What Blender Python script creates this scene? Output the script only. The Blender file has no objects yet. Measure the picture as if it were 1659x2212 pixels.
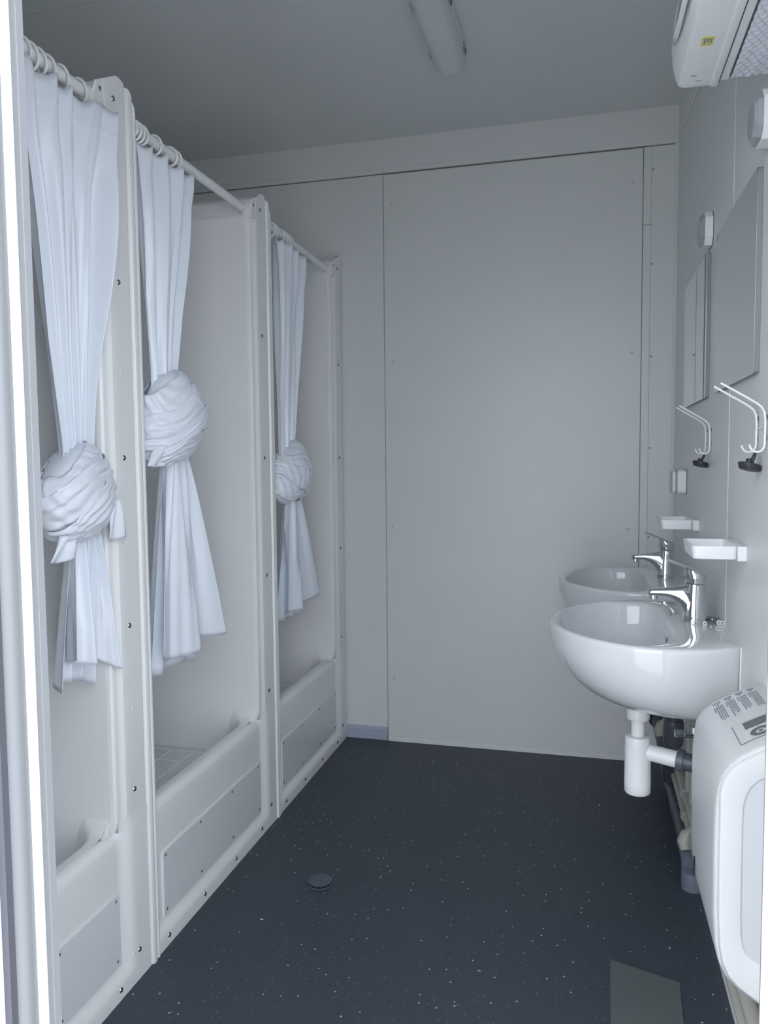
import bpy, math, random
import numpy as np
from mathutils import Vector, Matrix

sc = bpy.context.scene
R = math.radians
COL = sc.collection

# ------------------------------------------------------------------ camera
YAW, PITCH, ROLL = 0.2541, -0.0674, -0.0096
cam_d = bpy.data.cameras.new('camera')
cam = bpy.data.objects.new('camera', cam_d)
COL.objects.link(cam)
cy, sy, cp, sp = math.cos(YAW), math.sin(YAW), math.cos(PITCH), math.sin(PITCH)
F = Vector((-sy * cp, cy * cp, sp))
Rt = Vector((cy, sy, 0))
U = Rt.cross(F)
R2 = Rt * math.cos(ROLL) + U * math.sin(ROLL)
U2 = -Rt * math.sin(ROLL) + U * math.cos(ROLL)
m = Matrix.Identity(4)
for i in range(3):
    m[i][0], m[i][1], m[i][2] = R2[i], U2[i], -F[i]
m[2][3] = 1.2004
cam.matrix_world = m
cam_d.sensor_fit = 'HORIZONTAL'
cam_d.sensor_width = 36.0
cam_d.lens = 1677.7 / 1659.0 * 36.0
cam_d.clip_start = 0.02
sc.camera = cam

# ------------------------------------------------------------------ light
w = bpy.data.worlds.new('overcast_sky')
sc.world = w
w.use_nodes = True
bg = w.node_tree.nodes['Background']
sky = w.node_tree.nodes.new('ShaderNodeTexSky')      # hazy daylight, sun veiled, standing behind the camera to the left
sky.sky_type = 'NISHITA'
sky.sun_disc = False
sky.sun_elevation = R(50)
sky.sun_rotation = R(232)
sky.air_density = 1.0
sky.dust_density = 4.0
sky.ozone_density = 1.0
hs = w.node_tree.nodes.new('ShaderNodeHueSaturation')
hs.inputs['Saturation'].default_value = 0.7
w.node_tree.links.new(sky.outputs['Color'], hs.inputs['Color'])
cl = w.node_tree.nodes.new('ShaderNodeMix')           # thin even cloud over that sky
cl.data_type = 'RGBA'
cl.blend_type = 'ADD'
cl.inputs['Factor'].default_value = 1.0
cl.inputs['B'].default_value = (27.5, 29.6, 32.2, 1)
w.node_tree.links.new(hs.outputs['Color'], cl.inputs['A'])
w.node_tree.links.new(cl.outputs['Result'], bg.inputs['Color'])
bg.inputs['Strength'].default_value = 0.032
vs = sc.view_settings
vs.view_transform = 'Standard'
vs.look = 'None'
vs.gamma = 1.0
vs.use_curve_mapping = False
vs.exposure = 1.89
sc.cycles.use_denoising = True
sc.cycles.max_bounces = 14
sc.cycles.diffuse_bounces = 8

# ------------------------------------------------------------------ layout constants (metres)
XS, XR, XL = -0.9952, 0.3255, -1.84      # shower front plane, right wall, left wall
YF, YB = 0.80, 3.160                     # inside faces of front and back wall
H = 2.5
CW = 0.7825                              # width of one shower cabin
CY = [0.811, 1.5935, 2.376]              # near edges of the three cabins

# ------------------------------------------------------------------ materials
def nd(nt, t, **kw):
    n = nt.nodes.new(t)
    for k, v in kw.items():
        setattr(n, k, v)
    return n

def mat(name, col, rough=0.5, metal=0.0, var=0.03, vscale=6.0, bump=0.0, bscale=200.0, coat=0.0, spec=0.5, trans=0.0, emis=None):
    mt = bpy.data.materials.new(name)
    mt.use_nodes = True
    nt = mt.node_tree
    b = nt.nodes['Principled BSDF']
    b.inputs['Roughness'].default_value = rough
    b.inputs['Metallic'].default_value = metal
    b.inputs['Coat Weight'].default_value = coat
    b.inputs['Coat Roughness'].default_value = 0.05
    b.inputs['Specular IOR Level'].default_value = spec
    b.inputs['Transmission Weight'].default_value = trans
    tc = nd(nt, 'ShaderNodeTexCoord')
    nz = nd(nt, 'ShaderNodeTexNoise')
    nz.inputs['Scale'].default_value = vscale
    nz.inputs['Detail'].default_value = 3
    nt.links.new(tc.outputs['Object'], nz.inputs['Vector'])
    mx = nd(nt, 'ShaderNodeMix', data_type='RGBA')
    mx.inputs['A'].default_value = tuple(c * (1 - var) for c in col) + (1,)
    mx.inputs['B'].default_value = tuple(min(1, c * (1 + var)) for c in col) + (1,)
    nt.links.new(nz.outputs['Fac'], mx.inputs['Factor'])
    nt.links.new(mx.outputs['Result'], b.inputs['Base Color'])
    if bump:
        n2 = nd(nt, 'ShaderNodeTexNoise')
        n2.inputs['Scale'].default_value = bscale
        n2.inputs['Detail'].default_value = 2
        nt.links.new(tc.outputs['Object'], n2.inputs['Vector'])
        bp = nd(nt, 'ShaderNodeBump')
        bp.inputs['Strength'].default_value = bump
        bp.inputs['Distance'].default_value = 0.002
        nt.links.new(n2.outputs['Fac'], bp.inputs['Height'])
        nt.links.new(bp.outputs['Normal'], b.inputs['Normal'])
    return mt

M = {}
M['wall'] = mat('wall_panel', (0.74, 0.755, 0.75), 0.42, bump=0.05, bscale=120)
M['wallb'] = mat('back_panel', (0.74, 0.755, 0.745), 0.38, bump=0.04, bscale=90)
M['ceil'] = mat('ceiling_panel', (0.70, 0.72, 0.72), 0.5)
M['grp'] = mat('moulded_shell', (0.85, 0.855, 0.855), 0.27, var=0.02)
M['tray'] = mat('tray_surface', (0.72, 0.74, 0.735), 0.4)
M['access'] = mat('access_sheet', (0.74, 0.755, 0.77), 0.24)
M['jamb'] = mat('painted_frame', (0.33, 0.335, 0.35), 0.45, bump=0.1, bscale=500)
M['jamb_dim'] = mat('painted_frame_dimmed', (0.22, 0.225, 0.235), 0.4)  # same frame paint, colour darkened to offset the strong light on these faces
M['seal'] = mat('frame_seal', (0.85, 0.86, 0.87), 0.35)
M['gasket'] = mat('dark_gasket', (0.10, 0.10, 0.12), 0.6)
M['vinyl'] = mat('curtain_vinyl', (0.80, 0.84, 0.91), 0.28, var=0.03, vscale=9, bump=0.25, bscale=35)
M['stitch'] = mat('stitch_thread', (0.88, 0.89, 0.92), 0.6)
M['plastic'] = mat('white_plastic', (0.84, 0.855, 0.87), 0.32)
M['plastic2'] = mat('matt_plastic', (0.78, 0.79, 0.80), 0.42)
M['lampcover'] = mat('lamp_diffuser', (0.66, 0.69, 0.71), 0.32)
M['steel'] = mat('screw_steel', (0.36, 0.38, 0.40), 0.22, metal=1)
M['darkdot'] = mat('plug_grey', (0.34, 0.36, 0.38), 0.5)
M['faint'] = mat('filled_screw_hole', (0.60, 0.615, 0.62), 0.5)
M['chrome'] = mat('chrome', (0.72, 0.74, 0.77), 0.06, metal=1, var=0.0)
M['ceramic'] = mat('glazed_ceramic', (0.72, 0.73, 0.75), 0.06, var=0.01, coat=0.5)
M['mirror'] = mat('mirror_glass', (0.80, 0.83, 0.86), 0.015, metal=1, var=0.0)
M['black'] = mat('black_rubber', (0.030, 0.034, 0.045), 0.45)
M['hole'] = mat('dark_cavity', (0.015, 0.017, 0.02), 0.8)
M['gpipe'] = mat('grey_pipe', (0.075, 0.085, 0.105), 0.38)
M['gpipe2'] = mat('grey_pipe_collar', (0.10, 0.11, 0.14), 0.36)
M['lgrey'] = mat('light_grey_pipe', (0.15, 0.175, 0.225), 0.4)
M['joint'] = mat('panel_joint', (0.26, 0.275, 0.28), 0.6)
M['beige'] = mat('cream_pipe', (0.40, 0.40, 0.36), 0.5)
M['hose'] = mat('grey_hose', (0.36, 0.37, 0.36), 0.4)
M['hooks'] = mat('coated_wire', (0.86, 0.87, 0.87), 0.3)
M['alu'] = mat('baseboard_alu', (0.42, 0.46, 0.56), 0.42, var=0.06, vscale=20)
M['plate'] = mat('floor_plate_metal', (0.105, 0.120, 0.122), 0.42, var=0.08, vscale=5)
M['drain'] = mat('drain_lid', (0.075, 0.09, 0.125), 0.35, var=0.06, vscale=60)
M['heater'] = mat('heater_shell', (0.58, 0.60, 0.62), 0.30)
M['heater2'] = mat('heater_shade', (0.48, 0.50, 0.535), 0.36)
M['lcd'] = mat('lcd_glass', (0.11, 0.13, 0.14), 0.15)
M['print'] = mat('printed_ink', (0.20, 0.21, 0.25), 0.6)
M['yellow'] = mat('yellow_sticker', (0.72, 0.66, 0.22), 0.5)
M['bubble'] = mat('bubble_film', (0.76, 0.79, 0.86), 0.16, trans=0.15)
M['cover'] = mat('clear_cover', (0.50, 0.54, 0.58), 0.12, trans=0.35)
M['ground'] = mat('yard_ground', (0.50, 0.49, 0.48), 0.9, var=0.15, vscale=3)
M['rim'] = mat('rim_white', (0.86, 0.87, 0.87), 0.22)  # plain white of panel edges, plugs, seals and washers

def floor_mat():
    mt = bpy.data.materials.new('speckled_vinyl')
    mt.use_nodes = True
    nt = mt.node_tree
    b = nt.nodes['Principled BSDF']
    b.inputs['Roughness'].default_value = 0.46
    b.inputs['Specular IOR Level'].default_value = 0.4
    tc = nd(nt, 'ShaderNodeTexCoord')
    nz = nd(nt, 'ShaderNodeTexNoise')
    nz.inputs['Scale'].default_value = 3.0
    nt.links.new(tc.outputs['Object'], nz.inputs['Vector'])
    base = nd(nt, 'ShaderNodeMix', data_type='RGBA')
    base.inputs['A'].default_value = (0.042, 0.054, 0.072, 1)
    base.inputs['B'].default_value = (0.052, 0.065, 0.084, 1)
    nt.links.new(nz.outputs['Fac'], base.inputs['Factor'])
    prev = base.outputs['Result']
    for scale, thr, pick, col in ((52, 0.12, 0.72, (0.52, 0.55, 0.57, 1)), (95, 0.15, 0.70, (0.20, 0.22, 0.24, 1)), (70, 0.14, 0.75, (0.012, 0.016, 0.022, 1))):
        vo = nd(nt, 'ShaderNodeTexVoronoi')
        vo.inputs['Scale'].default_value = scale
        vo.inputs['Randomness'].default_value = 1.0
        nt.links.new(tc.outputs['Object'], vo.inputs['Vector'])
        lt = nd(nt, 'ShaderNodeMath', operation='LESS_THAN')
        lt.inputs[1].default_value = thr
        nt.links.new(vo.outputs['Distance'], lt.inputs[0])
        sp_ = nd(nt, 'ShaderNodeSeparateColor')
        nt.links.new(vo.outputs['Color'], sp_.inputs['Color'])
        gt = nd(nt, 'ShaderNodeMath', operation='GREATER_THAN')
        gt.inputs[1].default_value = pick
        nt.links.new(sp_.outputs['Red'], gt.inputs[0])
        mu = nd(nt, 'ShaderNodeMath', operation='MULTIPLY')
        nt.links.new(lt.outputs[0], mu.inputs[0])
        nt.links.new(gt.outputs[0], mu.inputs[1])
        mx = nd(nt, 'ShaderNodeMix', data_type='RGBA')
        nt.links.new(mu.outputs[0], mx.inputs['Factor'])
        nt.links.new(prev, mx.inputs['A'])
        mx.inputs['B'].default_value = col
        prev = mx.outputs['Result']
    nt.links.new(prev, b.inputs['Base Color'])
    n2 = nd(nt, 'ShaderNodeTexNoise')
    n2.inputs['Scale'].default_value = 350
    nt.links.new(tc.outputs['Object'], n2.inputs['Vector'])
    bp = nd(nt, 'ShaderNodeBump')
    bp.inputs['Strength'].default_value = 0.12
    bp.inputs['Distance'].default_value = 0.001
    nt.links.new(n2.outputs['Fac'], bp.inputs['Height'])
    nt.links.new(bp.outputs['Normal'], b.inputs['Normal'])
    return mt
M['floor'] = floor_mat()

# ------------------------------------------------------------------ mesh helpers
ORG = {}

def org(o):
    return ORG.get(o.name, Vector((0, 0, 0))) if o else Vector((0, 0, 0))

class MB:
    def __init__(s):
        s.v, s.f = [], []
    def add(s, vs_, fs_):
        n = len(s.v)
        s.v += [tuple(p) for p in vs_]
        s.f += [tuple(i + n for i in q) for q in fs_]
        return s
    def box(s, x0, x1, y0, y1, z0, z1):
        v = [(x, y, z) for x in (x0, x1) for y in (y0, y1) for z in (z0, z1)]
        return s.add(v, [(0, 1, 3, 2), (4, 6, 7, 5), (0, 4, 5, 1), (2, 3, 7, 6), (0, 2, 6, 4), (1, 5, 7, 3)])
    def prism(s, poly, axis, a, b):
        """poly: 2D points; axis 'z': (x,y); 'y': (x,z); 'x': (y,z)"""
        def P(p, t):
            return {'z': (p[0], p[1], t), 'y': (p[0], t, p[1]), 'x': (t, p[0], p[1])}[axis]
        n = len(poly)
        v = [P(p, a) for p in poly] + [P(p, b) for p in poly]
        f = [(i, (i + 1) % n, n + (i + 1) % n, n + i) for i in range(n)]
        return s.add(v, f + [tuple(range(n))[::-1], tuple(range(n, 2 * n))])
    def strip(s, line, axis, a, b, steps=1):
        """open profile extruded (no caps)"""
        def P(p, t):
            return {'z': (p[0], p[1], t), 'y': (p[0], t, p[1]), 'x': (t, p[0], p[1])}[axis]
        return s.loft([[P(p, a + (b - a) * k / steps) for p in line] for k in range(steps + 1)], closed=False)
    def loft(s, rings, closed=True, cap0=False, cap1=False):
        n = len(rings[0])
        v = [p for r in rings for p in r]
        f = []
        for i in range(len(rings) - 1):
            for j in range(n if closed else n - 1):
                k = (j + 1) % n
                f.append((i * n + j, i * n + k, (i + 1) * n + k, (i + 1) * n + j))
        if cap0:
            f.append(tuple(range(n))[::-1])
        if cap1:
            f.append(tuple(range((len(rings) - 1) * n, len(rings) * n)))
        return s.add(v, f)
    def tube(s, path, r, n=10, caps=True):
        path = [Vector(p) for p in path]
        rs = r if isinstance(r, (list, tuple)) else [r] * len(path)
        rings, up = [], None
        for i, p in enumerate(path):
            a = path[max(i - 1, 0)]
            b = path[min(i + 1, len(path) - 1)]
            t = (b - a).normalized()
            if up is None:
                up = t.orthogonal().normalized()
            up = (up - t * up.dot(t)).normalized()
            sd = t.cross(up)
            rings.append([p + (up * math.cos(2 * math.pi * k / n) + sd * math.sin(2 * math.pi * k / n)) * rs[i] for k in range(n)])
        return s.loft(rings, True, caps, caps)
    def lathe(s, prof, c, n=24, axis='z', cap=True):
        rings = []
        for r, h in prof:
            ring = []
            for k in range(n):
                a = 2 * math.pi * k / n
                p, q = r * math.cos(a), r * math.sin(a)
                d = {'z': (p, q, h), 'x': (h, p, q), 'y': (q, h, p)}[axis]
                ring.append((c[0] + d[0], c[1] + d[1], c[2] + d[2]))
            rings.append(ring)
        return s.loft(rings, True, cap, cap)
    def build(s, name, m, parent=None, smooth=True, ang=35, bevel=0.0, seg=2, solid=0.0, sub=0):
        o_ = org(parent)
        me = bpy.data.meshes.new(name)
        me.from_pydata([(p[0] - o_.x, p[1] - o_.y, p[2] - o_.z) for p in s.v], [], s.f)
        me.materials.append(M[m])
        import bmesh as _b
        bm = _b.new()
        bm.from_mesh(me)
        _b.ops.recalc_face_normals(bm, faces=bm.faces)
        bm.to_mesh(me)
        bm.free()
        if smooth:
            me.polygons.foreach_set('use_smooth', [True] * len(me.polygons))
            me.set_sharp_from_angle(angle=R(ang))
        ob = bpy.data.objects.new(name, me)
        COL.objects.link(ob)
        if parent:
            ob.parent = parent
            ORG[ob.name] = o_.copy()
        if solid:
            md = ob.modifiers.new('thick', 'SOLIDIFY')
            md.thickness = solid
            md.offset = 0
        if bevel:
            md = ob.modifiers.new('bevel', 'BEVEL')
            md.width = bevel
            md.segments = seg
            md.limit_method = 'ANGLE'
            md.angle_limit = R(40)
        if sub:
            md = ob.modifiers.new('sub', 'SUBSURF')
            md.levels = md.render_levels = sub
        return ob

def tag(o, label=None, cat=None, group=None, kind=None):
    if label: o['label'] = label
    if cat: o['category'] = cat
    if group: o['group'] = group
    if kind: o['kind'] = kind
    return o

def thing(name, loc, label, cat, group=None, kind=None):
    o = bpy.data.objects.new(name, None)
    COL.objects.link(o)
    o.location = loc
    o.empty_display_size = 0.05
    ORG[o.name] = Vector(loc)
    return tag(o, label, cat, group, kind)

def inst(proto_mesh, name, pos, parent, rot=None, scale=None):
    """object sharing mesh data, placed at world pos as child of parent"""
    o = bpy.data.objects.new(name, proto_mesh)
    COL.objects.link(o)
    o.parent = parent
    o.location = Vector(pos) - org(parent)
    if rot: o.rotation_euler = rot
    if scale: o.scale = scale
    return o

def copy_tree(o, parent=None):
    c = o.copy()
    COL.objects.link(c)
    c.parent = parent
    if parent:
        c.matrix_parent_inverse = o.matrix_parent_inverse.copy()
    for ch in list(o.children):
        copy_tree(ch, c)
    return c

def mesh_only(mb, name, m, ang=35):
    o = mb.build(name, m, None, ang=ang)
    me = o.data
    bpy.data.objects.remove(o)
    return me

def arc(cx, cy_, r, a0, a1, n=6):
    return [(cx + r * math.cos(R(a0 + (a1 - a0) * i / n)), cy_ + r * math.sin(R(a0 + (a1 - a0) * i / n))) for i in range(n + 1)]

def rrect(x0, x1, y0, y1, r, n=5):
    return arc(x1 - r, y1 - r, r, 0, 90, n) + arc(x0 + r, y1 - r, r, 90, 180, n) + arc(x0 + r, y0 + r, r, 180, 270, n) + arc(x1 - r, y0 + r, r, 270, 360, n)

# screw head facing +x (shared)
SCREW = mesh_only(MB().lathe([(0.0001, 0.0035), (0.002, 0.0034), (0.0042, 0.0026), (0.0056, 0.0012), (0.0062, 0.0)], (0, 0, 0), 12, 'x'), 'screw_head', 'steel', 60)
PLUG = mesh_only(MB().lathe([(0.0001, 0.0012), (0.0042, 0.0011), (0.0052, 0.0)], (0, 0, 0), 12, 'x'), 'plug', 'rim', 60)
DOT = mesh_only(MB().lathe([(0.0001, 0.0014), (0.0036, 0.0012), (0.0044, 0.0)], (0, 0, 0), 12, 'x'), 'cap', 'darkdot', 60)
FAINT = mesh_only(MB().lathe([(0.0001, 0.0006), (0.0055, 0.0005), (0.0065, 0.0)], (0, 0, 0), 12, 'x'), 'cap', 'faint', 60)
SNUT = mesh_only(MB().lathe([(0.0001, 0.002), (0.003, 0.0016), (0.0038, 0.0)], (0, 0, 0), 10, 'x'), 'panel_screw', 'steel', 60)

# ================================================================== STRUCTURE
def struct(name, mb, m, **kw):
    return tag(mb.build(name, m, None, **kw), kind='structure')

struct('ground', MB().box(-9, 9, -12, 0.70, -0.42, -0.37), 'ground')
fl = struct('floor', MB().box(XL, XR + 0.06, 0.70, YB + 0.06, -0.08, 0.0), 'floor')
ce = struct('ceiling', MB().box(XL - .06, XR + 0.06, 0.70, 2.015, H, H + 0.08).box(XL - .06, XR + 0.06, 2.0175, YB + 0.06, H, H + 0.08).box(XL - .06, XR + .06, 2.0, 2.03, H + 0.002, H + 0.07), 'ceil')
for i, (x, y) in enumerate(((-1.118, 2.211), (-1.107, 2.801), (0.12, 2.86))):
    inst(PLUG, 'screw_plug', (x, y, H - .0005), ce, rot=(0, R(90), 0))
struct('wall_left', MB().box(XL - 0.06, XL, 0.70, YB + 0.06, 0, H), 'wall')
wr = struct('wall_right', MB().box(XR, XR + 0.06, 0.70, YB + 0.06, -.08, H), 'wall')
MB().prism(arc(XR + .0018, 1.976, 0.0034, 90, 270, 6), 'z', 0.0, H).build('joint_bead', 'wall', wr)
MB().prism([(XR, YB - 0.012), (XR - 0.004, YB - 0.010), (XR - 0.012, YB - 0.003), (XR - .012, YB), (XR, YB)], 'z', 0, H).build('corner_bead', 'wall', wr)

# back wall: base sheet with proud panels, recessed joints between them
wb = struct('wall_back', MB().box(XL, XR, YB + 0.004, YB + 0.06, 0, H), 'joint')
MB().box(XL, -0.8125, YB, YB + 0.02, 0.0, 2.3635).build('panel', 'wall', wb, bevel=.0015)
MB().box(-0.810, 0.2015, YB - 0.004, YB + 0.02, 0.018, 2.361).build('panel', 'wallb', wb, bevel=.002)
MB().box(0.2035, 0.2325, YB - 0.002, YB + 0.02, 0.0, 2.076).build('cover_strip', 'wallb', wb, bevel=.002)
MB().box(0.2035, 0.2325, YB - 0.002, YB + 0.02, 2.0775, 2.3635).build('cover_strip', 'wallb', wb, bevel=.002)
pr = MB().box(0.2327, XR, YB - 0.001, YB + 0.02, 0.0, 2.3635).build('panel', 'wallb', wb, bevel=.0015)
for z in (2.279, 1.93, 1.583, 1.236, 0.891, 0.545):
    inst(DOT, 'screw_cap', (0.238, YB - .001, z), wb, rot=(0, 0, R(-90)))
for x, z in ((-.776, 2.24), (.165, 2.24), (-.775, 1.60), (.168, 1.60), (-.785, .92), (.16, .92), (-.78, .27)):
    inst(FAINT, 'screw_cap', (x, YB - .0042, z), wb, rot=(0, 0, R(-90)))
tb = struct('trim_1', MB().prism([(YB, 2.366), (YB - 0.009, 2.366), (YB - 0.009, 2.383), (YB - 0.007, 2.385), (YB - 0.009, 2.387), (YB - 0.010, H), (YB, H)], 'x', XL, XR - .001), 'wall')
struct('trim_2', MB().prism([(YB - .0042, 0), (YB - 0.012, 0), (YB - 0.011, 0.012), (YB - .0045, 0.019)], 'x', -0.808, 0.2335), 'wallb')
bb = struct('baseboard_back', MB().prism([(YB, 0), (YB - 0.008, 0), (YB - 0.008, 0.036), (YB - 0.005, 0.038), (YB - 0.007, 0.041), (YB - 0.004, 0.054), (YB, 0.056)], 'x', -0.9935, -0.812), 'alu')
struct('baseboard_right', MB().prism([(XR, 0), (XR - 0.010, 0), (XR - 0.010, 0.034), (XR - 0.004, 0.046), (XR, 0.047)], 'y', YF, YB - .012), 'plastic2')

# front wall with the doorway
JX0, JX1 = -0.634, 0.170
struct('wall_front', MB().box(XL, JX0 - 0.03, 0.735, YF, -.08, H).box(JX1 + 0.03, XR, 0.735, YF, -.08, H).box(JX0 - 0.03, JX1 + 0.03, 0.735, YF, 2.09, H), 'jamb')
dr = thing('door_1', (0, 0.77, 0), 'white painted metal doorway frame seen from outside', 'door frame', kind='structure')
def jamb(sgn, x0, nm, lm):
    X = lambda d: x0 + sgn * d       # d>0 goes into the wall
    MB().prism([(X(0), .801), (X(0), .7895), (X(.0012), .7885), (X(0), .7875), (X(0), .7735), (X(.03), .7735), (X(.03), .801)], 'z', 0, 2.06).build('lining', lm, dr)
    MB().prism([(X(-.001), .7735), (X(-.0055), .7715), (X(-.0055), .7685), (X(-.003), .7675), (X(-.0055), .7665), (X(-.004), .7625), (X(.001), .7620), (X(.02), .762), (X(.02), .7735)], 'z', 0, 2.06).build('seal', 'seal', dr)
    MB().prism([(X(.001), .762), (X(.0005), .755), (X(.002), .748), (X(.006), .743), (X(.012), .7405), (X(.03), .7405), (X(.03), .762)], 'z', -.06, 2.06).build('rounded_edge', 'jamb_dim', dr)
    MB().prism([(X(.012), .7405), (X(.012), .730), (X(.02), .728), (X(.03), .728), (X(.03), .7405)], 'z', -.06, 2.06).build('gasket', 'gasket', dr)
    MB().prism([(X(.0195), .728), (X(.0195), .716), (X(.022), .713), (X(.10), .713), (X(.10), .728)], 'z', -.06, 2.10).build('outer_flange', 'seal', dr)
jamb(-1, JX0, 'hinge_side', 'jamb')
jamb(1, JX1, 'latch_side', 'jamb_dim')  # lining colour dimmed on this side only, against glow from the left
MB().box(JX0 - .03, JX1 + .03, .728, .801, 2.05, 2.10).build('head', 'jamb', dr)
MB().box(JX0 - .01, JX1 + .01, .728, .80, -.07, 0.006).build('threshold', 'plate', dr, bevel=.002)
# ================================================================== SHOWER CABINS
CH = 2.040
def cabin():
    x, y0 = XS, CY[1]
    t = thing('shower_cabin', (x, y0, 0), 'x', 'shower cabin', 'moulded shower cabins along the left side')
    P = lambda lx, ly: (x + lx, y0 + ly)
    # right flange + return into the cabin, above the sill (profile seen from above)
    prof = [(-.012, .7700), (-.003, .7700), (-.0008, .7690), (0, .766), (0, .758), (0, .745), (0, .730), (0, .712), (0, .696), (-.001, .691), (-.007, .684), (-.0095, .679), (-.0095, .673),
            (-.011, .668), (-.016, .6635), (-.024, .662)]
    zs0 = 0.40
    zt = CH
    mb = MB()
    # upper flange with rounded top outer corner: rows of profile, top trimmed by a rounded corner
    rows = [.335, .350, .365, .378, .390] + [zs0 + (1.95 - zs0) * k / 6 for k in range(7)] + [CH - d for d in (.068, .050, .035, .023, .013, .006, .0015, 0)]
    rr = 0.072
    rings = []
    for z in rows:
        ymax = .7825
        if z > zt - rr:
            ymax = .8095 - rr + math.sqrt(max(0, rr * rr - (z - zt + rr) ** 2))
        low = -.030 * min(1, max(0, (.40 - z) / .06)) ** 1.5
        # above 1.985 the grooves run out into a flat corner plate
        k = min(1, max(0, (z - 1.955) / 0.03))
        rg = []
        for lx, ly in prof:
            l2 = lx
            if ly < .70:
                l2 = lx * (1 - k) + max(lx, -.010) * .35 * k + low
            lym = min(ly, ymax)
            zz = min(z, 2.000 + (lym - .668) * .56, CH) if z > 1.95 else z
            rg.append((x + l2 if ly < .70 or z >= zs0 else x - .002, y0 + min(ly, ymax), zz))
        rings.append(rg)
    mb.loft(rings, closed=False)
    mb.build('front_flange', 'grp', t, ang=28)
    # lower flange, side transition and base face
    nfy = 40
    ys = [0.012, 0.03] + [0.045 + (0.640 - 0.045) * i / 12 for i in range(13)] + [.655, .665, .672, .680, .688, .696, .704, .720, .740, .755, .766, .769, .770]
    zsr = [0.0, 0.004, 0.030, .038, .046, .054, .062, .070, .10, .16, .22, .28, .32, .345, .352, .358, .363, .3665, .368]
    def depth(ly, z):
        # recess of the base face behind the flange plane
        k = 1.0
        if ly > .668:
            u_ = min(1, (ly - .668) / .040)
            k = 0.5 + 0.5 * math.cos(math.pi * u_)
        kz = 1.0
        if z < .062:
            u_ = min(1, max(0, (.062 - z) / .030))
            kz = 0.5 + 0.5 * math.cos(math.pi * u_)
        return -.015 * min(k, kz)
    rings = []
    for z in zsr:
        e = 0.0
        if z > .345:   # rounded top edge of the sill
            q = (z - .345) / .023
            e = .020 * (1 - math.sqrt(max(0, 1 - q * q)))
        rings.append([(x + depth(ly, z) - e * (1 if ly < .668 else max(0, 1 - (ly - .668) / .012)) - (.010 if ly > .7695 else 0), y0 + ly, z) for ly in ys])
    MB().loft(rings, closed=False).build('base_face', 'grp', t, ang=40)
    # filler between base face and the upper flange above the sill line
    rg2 = []
    for z in (.368, .376, .386, .40):
        k = (z - .368) / .032
        rg2.append([(x + (depth(ly, .3) * (1 - k) + (0 if ly >= .696 else -.0095 * min(1, (.696 - ly) / .017)) * k), y0 + ly, z) for ly in (.672, .680, .688, .696, .704, .74, .766, .7699)])
    MB().loft(rg2, closed=False).build('flange_fillet', 'grp', t, ang=60)
    # sill: top ledge, inner drop, rising into the right corner
    sp_ = [(-.035, .368), (-.050, .369), (-.058, .367), (-.064, .360), (-.075, .335), (-.092, .295), (-.10, .268), (-.108, .262)]
    rings = []
    for ly, up, dx in ((.030, 0, 0), (.10, 0, 0), (.40, 0, 0), (.60, 0, 0), (.628, .001, -.004), (.645, .006, -.012), (.655, .016, -.022), (.662, .034, -.034)):
        rings.append([(x + a + (dx if a < -.04 else 0), y0 + ly, z + up * (1 if z > .30 else .3)) for a, z in sp_])
    MB().loft(rings, closed=False).build('sill', 'grp', t, ang=40)
    # corner piece that carries the sill edge up into the side return
    cps = []
    for i in range(7):
        a = R(90 * i / 6)
        cps.append([(x - .0245 - .012 * math.cos(a) * 0, y0 + .640 + .022 * math.sin(a), .368 + .030 * (1 - math.cos(a))),
                    (x - .036, y0 + .638 + .024 * math.sin(a), .370 + .034 * (1 - math.cos(a)))])
    MB().loft(cps, closed=False).build('sill_corner', 'grp', t, ang=80)
    # tray floor with raised anti-slip grid
    tr_ = MB().box(x - .80, x - .10, y0 + .03, y0 + .665, .235, .262).build('tray', 'tray', t)
    g = MB()
    for i in range(9):
        xx = x - .15 - i * .078
        g.prism(arc(xx, .2615, .0026, 0, 180, 4), 'y', y0 + .05, y0 + .645)
    for i in range(8):
        yy = y0 + .06 + i * .081
        g.prism(arc(yy, .2615, .0026, 0, 180, 4), 'x', x - .79, x - .125)
    g.build('tray_grid', 'grp', tr_)
    # walls of the stall
    MB().prism([P(-.024, .662), P(-.74, .662), P(-.77, .655), P(-.792, .635), P(-.80, .60), P(-.80, .09), P(-.792, .06), P(-.77, .037), P(-.74, .03), P(-.004, .03), P(-.001, .027), P(-.001, .004), P(-.82, .004), P(-.82, .70), P(-.024, .70)], 'z', .235, 1.950).build('stall_walls', 'grp', t, ang=50)
    rimp = [(.700, 1.945), (.662, 1.945), (.6615, 1.953), (.6645, 1.957), (.6655, 1.962), (.6675, 1.992), (.671, 2.000), (.700, 2.016), (.730, 2.032), (.744, 2.036), (.768, 2.020), (.768, 1.945)]
    MB().prism([(y0 + a, b) for a, b in rimp], 'x', x - .82, x - .0012).build('top_rim', 'grp', t, ang=60)
    MB().prism([P(-.80, .66), P(-.80, .004), P(-.82, .004), P(-.82, .66)], 'z', 1.94, CH - .004).build('back_rim', 'grp', t)
    # cover moulding over the joint on the far side of the cabin
    ym = y0 + CW
    mp = [(-.010, -.0125), (.0008, -.0092), (.0040, -.0070), (.0052, -.002), (.0052, .004), (.0038, .0085), (-.0005, .0108), (-.0010, .0128),
          (.0018, .0152), (.0028, .0195), (.0020, .0240), (-.002, .0262), (-.014, .0270)]
    def mtop(dy):
        q = dy - (.027 - .072)
        return CH - .072 + math.sqrt(max(0, .072 ** 2 - max(0, q) ** 2)) - .002
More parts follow.
